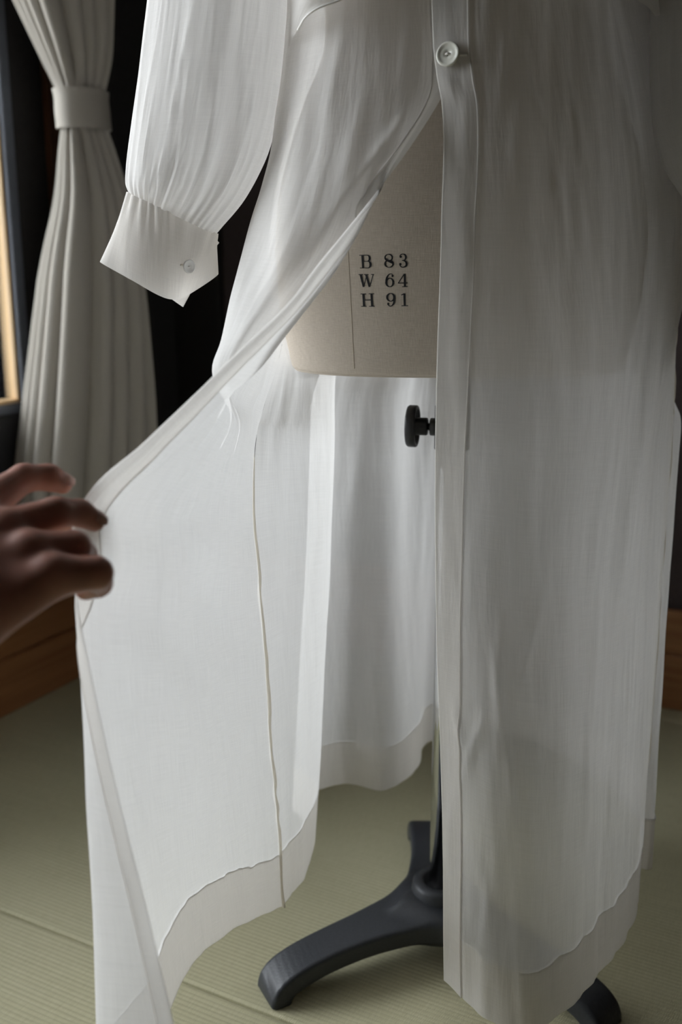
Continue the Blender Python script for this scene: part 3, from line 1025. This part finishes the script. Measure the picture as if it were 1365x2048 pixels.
for nm, S_, par, off, sd in (('hem_band', SA, pa_, 0.0009, 1.0), ('hem_band', SB, pb_, 0.0009, 4.0), ('hem_band', SK, pk_, 0.0009, 8.0)):
    st_ = strip_below(S_, hem_len(S_.shape[1], sd), 16, off)
    grid_obj(nm, st_, M['hem'], par)
    ridge('hem_stitching', st_[0], 0.00085, M['stitch'], par)
# front bands
WB = 0.0265
stA = strip_side(SA, 0.020, 8, 0.0009); grid_obj('placket', stA, M['gauze_band'], pa_)
stB = strip_side(SB, WB, 8, -0.0009); grid_obj('placket', stB, M['gauze_band'], pb_)
ridge('placket_stitching', stB[:, -1], 0.0006, M['gauze_band'], pb_)
ridge('placket_stitching', stA[:, -1], 0.0006, M['gauze_band'], pa_)
ridge('placket_edge', SB[:, 0], 0.0008, M['thread'], pb_)
# thick side seam on the inside of the pulled panel
k0_ = int(np.argmin(np.abs(SA[:, -1, 2] - P(508, 905, .885)[2])))
ridge('side_seam', SA[k0_:, -1] + np.array([0, -0.0015, 0]), np.concatenate([np.linspace(0.0006, 0.0017, 25), np.full(len(SA) - k0_ - 25, 0.0018)]), M['seam'], pa_, 0.0016, 3)
ridge('side_seam', SK[:, -1], 0.0018, M['seam'], pk_, 0.001, 5)


# ---- sleeves
def sleeve(rows, name, n_v=150, n_u=220, seed=0, pleats=34, flip=1):
    """rows: (left px,py), (right px,py), D centre, depth half-size, pleat amplitude"""
    R_ = []
    for (lx, ly), (rx, ry), D, dep, amp in rows:
        l_, r_ = P(lx, ly, D), P(rx, ry, D)
        R_.append(np.concatenate([l_, r_, [dep, amp]]))
    R_ = np.array(R_)
    kn_ = np.concatenate([[0], np.cumsum(np.maximum(1e-4, np.linalg.norm(np.diff(R_[:, :3] + R_[:, 3:6], axis=0), axis=1)))])
    D_ = hermite(R_, kn_, np.linspace(0, kn_[-1], n_v))
    th_ = np.linspace(0, 2 * np.pi, n_u, endpoint=False)
    S_ = np.zeros((n_v, n_u, 3))
    for i in range(n_v):
        l_, r_, dep, amp = D_[i, :3], D_[i, 3:6], D_[i, 6], D_[i, 7]
        c = (l_ + r_) / 2; ax = (l_ - r_) / 2
        cs, sn = np.cos(th_), np.sin(th_)
        ripple = np.sin(th_ * pleats + 2.5 * np.sin(th_ * 5 + seed) + 0.4 * i / n_v)
        ripple2 = np.sin(th_ * 11 + 1.7 * np.sin(th_ * 3 + seed) + i * 0.012)
        nx_ = vnoise(th_ * 4.2 + seed, np.full_like(th_, i * 0.03))
        vv_ = i / n_v
        soft = vnoise(th_ * 6.5 + seed * 7, np.full_like(th_, vv_ * 2.2 + 3)) + 0.6 * vnoise(th_ * 13 + seed * 3 + vv_ * 2.0, np.full_like(th_, vv_ * 3.0))
        crease = np.clip(1 - np.abs(vnoise(th_ * 9 + seed + 1.5 * vv_, np.full_like(th_, vv_ * 2.0 + 8))) * 5.0, 0, 1)
        near = np.clip((vv_ - 0.90) / 0.10, 0, 1) ** 1.5
        rr = amp * (ripple * 0.7 * near + soft * 0.45 + crease * 0.9) + 0.0030 * nx_
        hl = np.linalg.norm(ax)
        S_[i] = c[None] + ax[None] * (cs * (1 + rr / hl * 0.5))[:, None] + np.array([0, -1.0, 0])[None] * ((dep + rr) * sn)[:, None]
    return S_


L_SL = [((352, -790), (600, -800), .985, .050, .0006), ((330, -560), (610, -580), .965, .058, .0006), ((315, -300), (604, -300), .945, .060, .0007), ((300, 0), (590, 0), .925, .060, .0010),
        ((284, 130), (577, 115), .915, .060, .0014), ((267, 260), (556, 245), .905, .058, .0020), ((258, 335), (527, 335), .898, .053, .0026), ((257, 368), (488, 405), .892, .045, .0028), ((262, 387), (432, 470), .886, .028, .0016)]
R_SL = [((1150, -790), (1400, -800), .985, .050, .0006), ((1170, -580), (1450, -560), .955, .058, .0006), ((1240, -300), (1530, -300), .90, .060, .0008), ((1306, 0), (1600, 0), .865, .060, .0012),
        ((1310, 160), (1625, 120), .855, .060, .0016), ((1324, 290), (1640, 210), .848, .056, .0022), ((1356, 365), (1640, 265), .842, .048, .0026), ((1400, 410), (1630, 300), .838, .040, .0026), ((1462, 420), (1615, 325), .834, .028, .0016)]
SL = sleeve(L_SL, 'sleeve', seed=1.3)
SR = sleeve(R_SL, 'sleeve', seed=4.1)
SL, SR = clear_form(SL), clear_form(SR)
sl = grid_obj('sleeve', SL, M['gauze_sleeve'], dress, closed=True); sl['label'] = 'gathered sleeve hanging before the curtain'
sr = grid_obj('sleeve', SR, M['gauze_sleeve'], dress, closed=True); sr['label'] = 'gathered sleeve hanging on the shaded side'


# ---- cuffs: open bands that overlap at the button
def cuff(top, bot, D, dep, name_label, uo=0.0, n_u=150, n_v=36, pleat=0.0012):
    """top/bot: 7 px points: underlap start, back, left edge, front ..., free end of the overlap, with depth offsets"""
    rows = []
    for k in range(5):
        s = k / 4
        rows.append([np.array(P(a[0] * (1 - s) + b[0] * s, a[1] * (1 - s) + b[1] * s, D + (a[2] * (1 - s) + b[2] * s))) for a, b in zip(top, bot)])
    S_ = surf(np.array(rows), n_v, n_u)
    n_ = normals(S_)
    uv = arc_uv(S_)
    vv = np.linspace(0, 1, n_v)[:, None]
    fold = np.sin(uv[..., 0] * 560 + 2 * np.sin(uv[..., 0] * 90)) * np.clip(1 - vv * 1.9, 0, 1) ** 1.5 * pleat
    fold += 0.0011 * vnoise(uv[..., 0] * 60 + uv[..., 1] * 25, uv[..., 1] * 22)
    S_ = S_ + n_ * fold[..., None]
    return S_


c_top = [(300, 395, .012), (392, 440, .022), (430, 466, .008), (420, 460, -.010), (340, 424, -.026), (280, 396, -.020), (263, 386, .0), (300, 396, .016), (380, 432, .024), (432, 478, .014), (430, 484, .004)]
c_bot = [(275, 560, .012), (365, 560, .026), (434, 548, .008), (380, 586, -.014), (338, 598, -.028), (262, 559, -.024), (202, 524, .0), (240, 534, .018), (300, 570, .020), (340, 596, .012), (364, 613, .0)]
CU = cuff(c_top, c_bot, .886, .028, '')
cu = grid_obj('cuff', CU, M['gauze_band'], dress); cu['label'] = 'buttoned cuff before the curtain'
CU2 = CU + normals(CU) * 0.0011
grid_obj('cuff_lining', CU2, M['gauze_band'], cu)
c_top2 = [(x + 1200 + (x - 262) * -0.1, 420 + (387 - 420) * 0 + (470 - y) * 0.9 - 75, d) for x, y, d in c_top]
c_bot2 = [(a[0] + 75 + (a[0] - 1540) * 0.05, a[1] + 130, a[2]) for a in c_top2]
CUR = cuff(c_top2, c_bot2, .834, .028, '')
cur_ = grid_obj('cuff', CUR, M['gauze_band'], dress); cur_['label'] = 'cuff on the shaded side'


# ---- buttons
def button(center, normal, r, mat, parent, hole=0.22):
    nrm = np.array(normal, float); nrm /= np.linalg.norm(nrm)
    ref = np.array([0, 0, 1.0])
    prof = [(r * 0.9, 0), (r * 0.98, r * 0.06), (r, r * 0.16), (r * 0.95, r * 0.25), (r * 0.84, r * 0.27), (r * 0.74, r * 0.20), (r * 0.5, r * 0.17), (r * hole, r * 0.15), (r * hole * 0.8, r * 0.08), (0.0001, r * 0.08)]
    v, f = lathe_vf(prof, 40, center, nrm, ref)
    b_ = new_obj('button', v, f, mat, parent)
    e1 = np.cross(nrm, ref); e1 /= np.linalg.norm(e1)
    path = [center + nrm * r * (0.10 + 0.14 * math.sin(math.pi * t)) + e1 * r * 0.34 * (t - 0.5) for t in np.linspace(0, 1, 8)]
    v, f = tube_vf(path, r * 0.09, 7)
    new_obj('thread', v, f, M['thread'], b_)
    return b_


def nearest(S_, n_, px, py):
    r_ = ray(px, py); r_ = r_ / np.linalg.norm(r_)
    d_ = S_ - np.array([0, 0, CAM_Z])
    t = (d_ * r_).sum(-1)
    perp = np.linalg.norm(d_ - t[..., None] * r_, axis=-1)
    ok = perp < perp.min() + 0.0025
    t2 = np.where(ok, t, 9)
    k = np.unravel_index(np.argmin(t2), t2.shape)
    n__ = n_[k]
    if np.dot(n__, r_) > 0:
        n__ = -n__
    return S_[k], n__


p_, n_ = nearest(SB, nB, 894, 114)
n_ = n_ + np.array([-0.08, 0, 0.05]); n_ /= np.linalg.norm(n_)
bt_ = button(p_ + n_ * 0.0022, n_, 0.0092, M['button'], dress); bt_['label'] = 'shell button on the front band'
# worked buttonhole end beside the button
q1, m1 = nearest(SB, nB, 908, 114); q2, m2 = nearest(SB, nB, 930, 112)
ridge('buttonhole', [q1 + m1 * 0.002 + (q2 - q1) * t for t in np.linspace(0, 1, 12)], 0.0009, M['thread'], dress, 0.0012, 2)
p_, n_ = nearest(CU, normals(CU), 380, 531)
bt2 = button(p_ + n_ * 0.0034, n_, 0.0058, M['button_white'], cu, 0.4)
q2, m2 = nearest(CU, normals(CU), 362, 524)
ridge('buttonhole', [p_ + (q2 + m2 * 0.001 - p_) * t + n_ * 0.0024 for t in np.linspace(0.4, 1, 10)], 0.0008, M['seam'], cu, 0.0006, 2)

# ---- turned-back flaps of the bodice at the top of the frame
fl = [[(790, -330, .812), (690, -330, .83), (600, -330, .87)], [(790, -200, .806), (660, -220, .822), (588, -200, .868)], [(775, -70, .800), (650, -110, .812), (584, -80, .866)],
      [(690, -4, .803), (625, -30, .808), (582, -10, .868)], [(635, 17, .808), (606, 10, .818), (580, 40, .872)], [(612, 34, .815), (594, 45, .835), (578, 72, .876)], [(596, 60, .835), (586, 76, .855), (577, 98, .882)]]
SF = surf(ctrl_from(fl), 60, 40)
grid_obj('bodice_flap', SF, M['gauze_band'], dress)
ridge('flap_edge', SF[:, 0], 0.0008, M['thread'], dress)
fr_ = [[(1090, -330, .80), (1180, -330, .825), (1260, -330, .88)], [(1110, -200, .795), (1200, -220, .81), (1290, -200, .87)], [(1170, -70, .795), (1240, -110, .81), (1305, -80, .86)],
       [(1262, -8, .82), (1290, -30, .835), (1318, -20, .865)], [(1296, 14, .838), (1310, 0, .845), (1325, 10, .865)], [(1312, 32, .848), (1322, 30, .852), (1332, 40, .868)]]
SF2 = surf(ctrl_from(fr_), 50, 36)
grid_obj('bodice_flap', SF2, M['gauze_band'], dress)


# ------------------------------------------------------------------ hand and forearm (one continuous surface)
def surface_nets(vol, org, h):
    nx, ny, nz = vol.shape
    ins = vol < 0
    # cells with a sign change
    c = [ins[i:nx - 1 + i, j:ny - 1 + j, k:nz - 1 + k] for i in (0, 1) for j in (0, 1) for k in (0, 1)]
    sm = sum(x.astype(np.int8) for x in c)
    act = (sm > 0) & (sm < 8)
    ids = -np.ones(act.shape, dtype=np.int64)
    cells = np.argwhere(act)
    ids[act] = np.arange(len(cells))
    acc = np.zeros((len(cells), 3)); cnt = np.zeros(len(cells))
    corners = [(i, j, k) for i in (0, 1) for j in (0, 1) for k in (0, 1)]
    for a in range(8):
        for b in range(a + 1, 8):
            ca, cb = np.array(corners[a]), np.array(corners[b])
            if np.abs(ca - cb).sum() != 1:
                continue
            va = vol[tuple((cells + ca).T)]; vb = vol[tuple((cells + cb).T)]
            x = (va < 0) != (vb < 0)
            t = np.where(x, va / np.where(x, va - vb, 1), 0)
            acc += x[:, None] * (ca + t[:, None] * (cb - ca)); cnt += x
    verts = org + (cells + acc / cnt[:, None]) * h
    faces = []
    for ax in range(3):
        sl0 = [slice(1, -1)] * 3; sl0[ax] = slice(0, -1)
        sl1 = [slice(1, -1)] * 3; sl1[ax] = slice(1, None)
        e = ins[tuple(sl0)] != ins[tuple(sl1)]
        pos = np.argwhere(e)
        off = np.ones(3, int); off[ax] = 0
        pos = pos + off
        u_, v_ = [(1, 2), (2, 0), (0, 1)][ax]
        du = np.zeros(3, int); du[u_] = 1
        dv = np.zeros(3, int); dv[v_] = 1
        q0 = ids[tuple((pos - du - dv).T)]; q1 = ids[tuple((pos - dv).T)]; q2 = ids[tuple(pos.T)]; q3 = ids[tuple((pos - du).T)]
        flip_ = ins[tuple(pos.T)]
        quad = np.where(flip_[:, None], np.stack([q0, q1, q2, q3], 1), np.stack([q3, q2, q1, q0], 1))
        faces.append(quad)
    fs = np.concatenate(faces)
    return verts, fs[(fs >= 0).all(1)]


def build_hand():
    def J(px, py, D, r):
        return (P(px, py, D), r)
    wrist = J(-95, 1218, .498, .0235)
    chains = {
        'index': [J(-48, 1022, .555, .0122), J(48, 956, .590, .0084), J(98, 955, .602, .0080), J(125, 967, .606, .0067)],
        'middle': [J(12, 1062, .545, .0128), J(112, 1024, .562, .0088), J(160, 1026, .578, .0080), J(189, 1042, .583, .0067)],
        'ring': [J(60, 1106, .532, .0128), J(148, 1095, .543, .0094), J(166, 1110, .562, .0080), J(150, 1124, .574, .0070)],
        'pinky': [J(105, 1152, .520, .0125), J(192, 1146, .528, .0092), J(196, 1166, .545, .0080), J(172, 1178, .556, .0068)],
    }
    thumb = [J(-60, 1130, .555, .0150), J(20, 1075, .595, .0115), J(95, 1045, .612, .0095), J(150, 1030, .613, .0075)]
    prim = []
    for nm, ch in chains.items():
        for a, b in zip(ch[:-1], ch[1:]):
            prim.append((a[0], b[0], a[1], b[1], 0.0035))
    for nm, ch in chains.items():
        w0 = wrist[0] + {'index': np.array([0, .012, .012]), 'middle': np.array([0, .006, .004]), 'ring': np.array([0, -.002, -.004]), 'pinky': np.array([0.004, -.008, -.010])}[nm]
        prim.append((w0, ch[0][0], .0170, ch[0][1], 0.010))
    for a, b in zip(thumb[:-1], thumb[1:]):
        prim.append((a[0], b[0], a[1], b[1], 0.005))
    prim.append((wrist[0], thumb[0][0], .018, .0150, 0.012))
    # forearm
    el = P(-560, 1560, .335)
    mid = wrist[0] * 0.55 + el * 0.45
    prim.append((wrist[0], mid, .0245, .031, 0.012))
    prim.append((mid, el, .031, .038, 0.012))
    # knuckle and tendon bumps
    bumps = [(chains[k][0][0] + np.array([0, -.003, .001]), chains[k][0][1] * 0.93) for k in chains]
    pts = np.array([p for q_ in prim for p in q_[:2]])
    lo, hi = pts.min(0) - 0.045, pts.max(0) + 0.03
    h = 0.0016
    n_ = np.ceil((hi - lo) / h).astype(int)
    # hand in fine grid, everything in one volume
    ax = [lo[k] + np.arange(n_[k]) * h for k in range(3)]
    vol = np.full(n_, 1.0, dtype=np.float32)
    X, Y, Zg = [a.astype(np.float32) for a in ax]

    def smin(a, b, k):
        hh = np.clip(0.5 + 0.5 * (b - a) / k, 0, 1)
        return b * (1 - hh) + a * hh - k * hh * (1 - hh)

    def add(a, b, ra, rb, k):
        pad = max(ra, rb) + k + 0.006
        i0 = np.maximum(0, np.floor((np.minimum(a, b) - pad - lo) / h).astype(int))
        i1 = np.minimum(n_, np.ceil((np.maximum(a, b) + pad - lo) / h).astype(int) + 1)
        sl_ = tuple(slice(i0[q_], i1[q_]) for q_ in range(3))
        gx, gy, gz = np.meshgrid(X[sl_[0]], Y[sl_[1]], Zg[sl_[2]], indexing='ij', sparse=True)
        ba = (b - a).astype(np.float32); l2 = float(ba @ ba) + 1e-12
        px_, py_, pz_ = gx - a[0], gy - a[1], gz - a[2]
        t = np.clip((px_ * ba[0] + py_ * ba[1] + pz_ * ba[2]) / l2, 0, 1)
        d = np.sqrt((px_ - t * ba[0]) ** 2 + (py_ - t * ba[1]) ** 2 + (pz_ - t * ba[2]) ** 2) - (ra + (rb - ra) * t)
        vol[sl_] = smin(vol[sl_], d.astype(np.float32), k)
    # palm and forearm first, then fingers (small blend keeps them apart)
    for a, b, ra, rb, k in prim[12:16] + prim[18:] + prim[16:18]:
        add(a, b, ra, rb, k)
    for a, b, ra, rb, k in prim[:12]:
        add(a, b, ra, rb, k)
    for c_, r_ in bumps:
        add(c_, c_ + 1e-5, r_, r_, 0.004)
    vv, ff = surface_nets(vol, lo, h)
    # light smoothing
    e0 = ff[:, [0, 1, 2, 3]].ravel(); e1 = ff[:, [1, 2, 3, 0]].ravel()
    for _ in range(3):
        s_ = np.zeros_like(vv); c_ = np.zeros(len(vv))
        np.add.at(s_, e0, vv[e1]); np.add.at(s_, e1, vv[e0]); np.add.at(c_, e0, 1); np.add.at(c_, e1, 1)
        vv = vv * 0.5 + 0.5 * s_ / c_[:, None]
    person = thing('person', 'bare left hand and forearm of a person pinching the dress edge', 'person', el)
    hand = new_obj('hand', vv, ff.tolist(), M['skin'], person)
    # nails on the two straighter fingertips
    for nm in ('index', 'middle'):
        dip, tp = chains[nm][2][0], chains[nm][3][0]
        d_ = tp - dip; d_ /= np.linalg.norm(d_)
        up_ = {'index': np.array([0.35, -0.45, 0.8]), 'middle': np.array([0.5, -0.45, 0.72])}[nm]
        up_ -= d_ * np.dot(up_, d_); up_ /= np.linalg.norm(up_)
        sd_ = np.cross(d_, up_)
        r_ = 0.0067
        S_ = np.zeros((9, 9, 3))
        for i, s in enumerate(np.linspace(-1, 1, 9)):
            for j, t in enumerate(np.linspace(-1, 1, 9)):
                wd = 0.0052 * math.sqrt(max(0.0, 1 - 0.55 * s ** 4))
                a_ = t * wd / r_
                S_[i, j] = tp + d_ * (0.0005 + s * 0.0052) + (up_ * math.cos(a_) + sd_ * math.sin(a_)) * (r_ + 0.0005 - 0.0006 * s * s - 0.0006 * max(0, s))
        grid_obj('fingernail', S_, M['nail'], hand)
    return person


build_hand()


# ------------------------------------------------------------------ cast base of the dress form: one smooth arched casting
def build_base():
    tips = [G(548, 1990, 0.0), G(850, 1655, 0.012), G(1224, 2062, 0.0)]
    h = 0.0016
    lo = np.array([FX - 0.235, FY - 0.235, -0.004]); hi = np.array([FX + 0.235, FY + 0.245, 0.084])
    n_ = np.ceil((hi - lo) / h).astype(int)
    gx, gy, gz = np.meshgrid(*[(lo[k] + np.arange(n_[k]) * h).astype(np.float32) for k in range(3)], indexing='ij', sparse=True)
    vol = None
    # leg centre line in the (r, z) plane and its distance table
    ths = np.radians(np.linspace(0, 90, 60))
    pr, pz = 0.200 * np.sin(ths) ** 0.85, 0.040 * np.cos(ths) ** 0.66 - 0.002
    tr_ = -0.30 + np.arange(800) * 0.0008
    tz_ = lo[2] + np.arange(n_[2]) * h
    tab = np.full((800, n_[2]), 9.0)
    for k in range(59):
        ax_, az_, bx_, bz_ = pr[k], pz[k], pr[k + 1], pz[k + 1]
        l2 = (bx_ - ax_) ** 2 + (bz_ - az_) ** 2
        tt = np.clip(((tr_[:, None] - ax_) * (bx_ - ax_) + (tz_[None] - az_) * (bz_ - az_)) / l2, 0, 1)
        tab = np.minimum(tab, np.hypot(tr_[:, None] - ax_ - tt * (bx_ - ax_), tz_[None] - az_ - tt * (bz_ - az_)))
    back_t = np.abs(tz_[None] - pz[0]) + 0 * tr_[:, None]
    tab = np.where(tr_[:, None] < 0, back_t, tab)
    dirs = []
    for tp in tips:
        d = tp[:2] - np.array([FX, FY]); d /= np.linalg.norm(d); dirs.append(d)
        r = (gx - FX) * d[0] + (gy - FY) * d[1]
        w = np.abs(-(gx - FX) * d[1] + (gy - FY) * d[0])
        ri = np.clip(((r + 0.30) / 0.0008).astype(np.int32), 0, tab.shape[0] - 1)
        dz = tab[ri, np.arange(n_[2])[None, None, :]]
        hw = 0.0225 + 0.016 * np.exp(-(np.clip(r, 0, 1) / 0.075) ** 2)
        ht = 0.0112 + 0.001 * np.exp(-(r / 0.06) ** 2)
        rad = 0.005
        qx, qz = w - hw + rad, dz - ht + rad
        qr = -0.012 - r
        d2 = np.sqrt(np.maximum(qx, 0) ** 2 + np.maximum(qz, 0) ** 2) + np.minimum(np.maximum(qx, qz), 0) - rad
        d2 = np.maximum(d2, qr)
        if vol is None:
            vol = d2
        else:
            k = 0.026
            hh = np.clip(0.5 + 0.5 * (d2 - vol) / k, 0, 1)
            vol = d2 * (1 - hh) + vol * hh - k * hh * (1 - hh)
    vol = np.maximum(vol, -gz + 0 * vol)                     # flat on the floor
    # swelling round the socket
    rr = np.sqrt((gx - FX) ** 2 + (gy - FY) ** 2)
    hub = np.maximum(rr - 0.036, np.abs(gz - 0.038) - 0.011)
    k = 0.006
    hh = np.clip(0.5 + 0.5 * (hub - vol) / k, 0, 1)
    vol = hub * (1 - hh) + vol * hh - k * hh * (1 - hh)
    vv, ff = surface_nets(vol.astype(np.float32), lo, h)
    e0 = ff[:, [0, 1, 2, 3]].ravel(); e1 = ff[:, [1, 2, 3, 0]].ravel()
    for _ in range(2):
        s_ = np.zeros_like(vv); c_ = np.zeros(len(vv))
        np.add.at(s_, e0, vv[e1]); np.add.at(s_, e1, vv[e0]); np.add.at(c_, e0, 1); np.add.at(c_, e1, 1)
        vv = vv * 0.5 + 0.5 * s_ / c_[:, None]
    fc = vv[ff].mean(1)
    rel = fc[:, :2] - np.array([FX, FY])
    who = np.argmax(np.stack([rel @ d for d in dirs], 1), 1)
    near = np.linalg.norm(rel, axis=1) < 0.062
    for k in range(-1, 3):
        sel = near if k < 0 else (~near & (who == k))
        fk = ff[sel]
        used, inv = np.unique(fk, return_inverse=True)
        new_obj('base_hub' if k < 0 else 'leg', vv[used], inv.reshape(-1, 4).tolist(), M['iron'], form)


build_base()
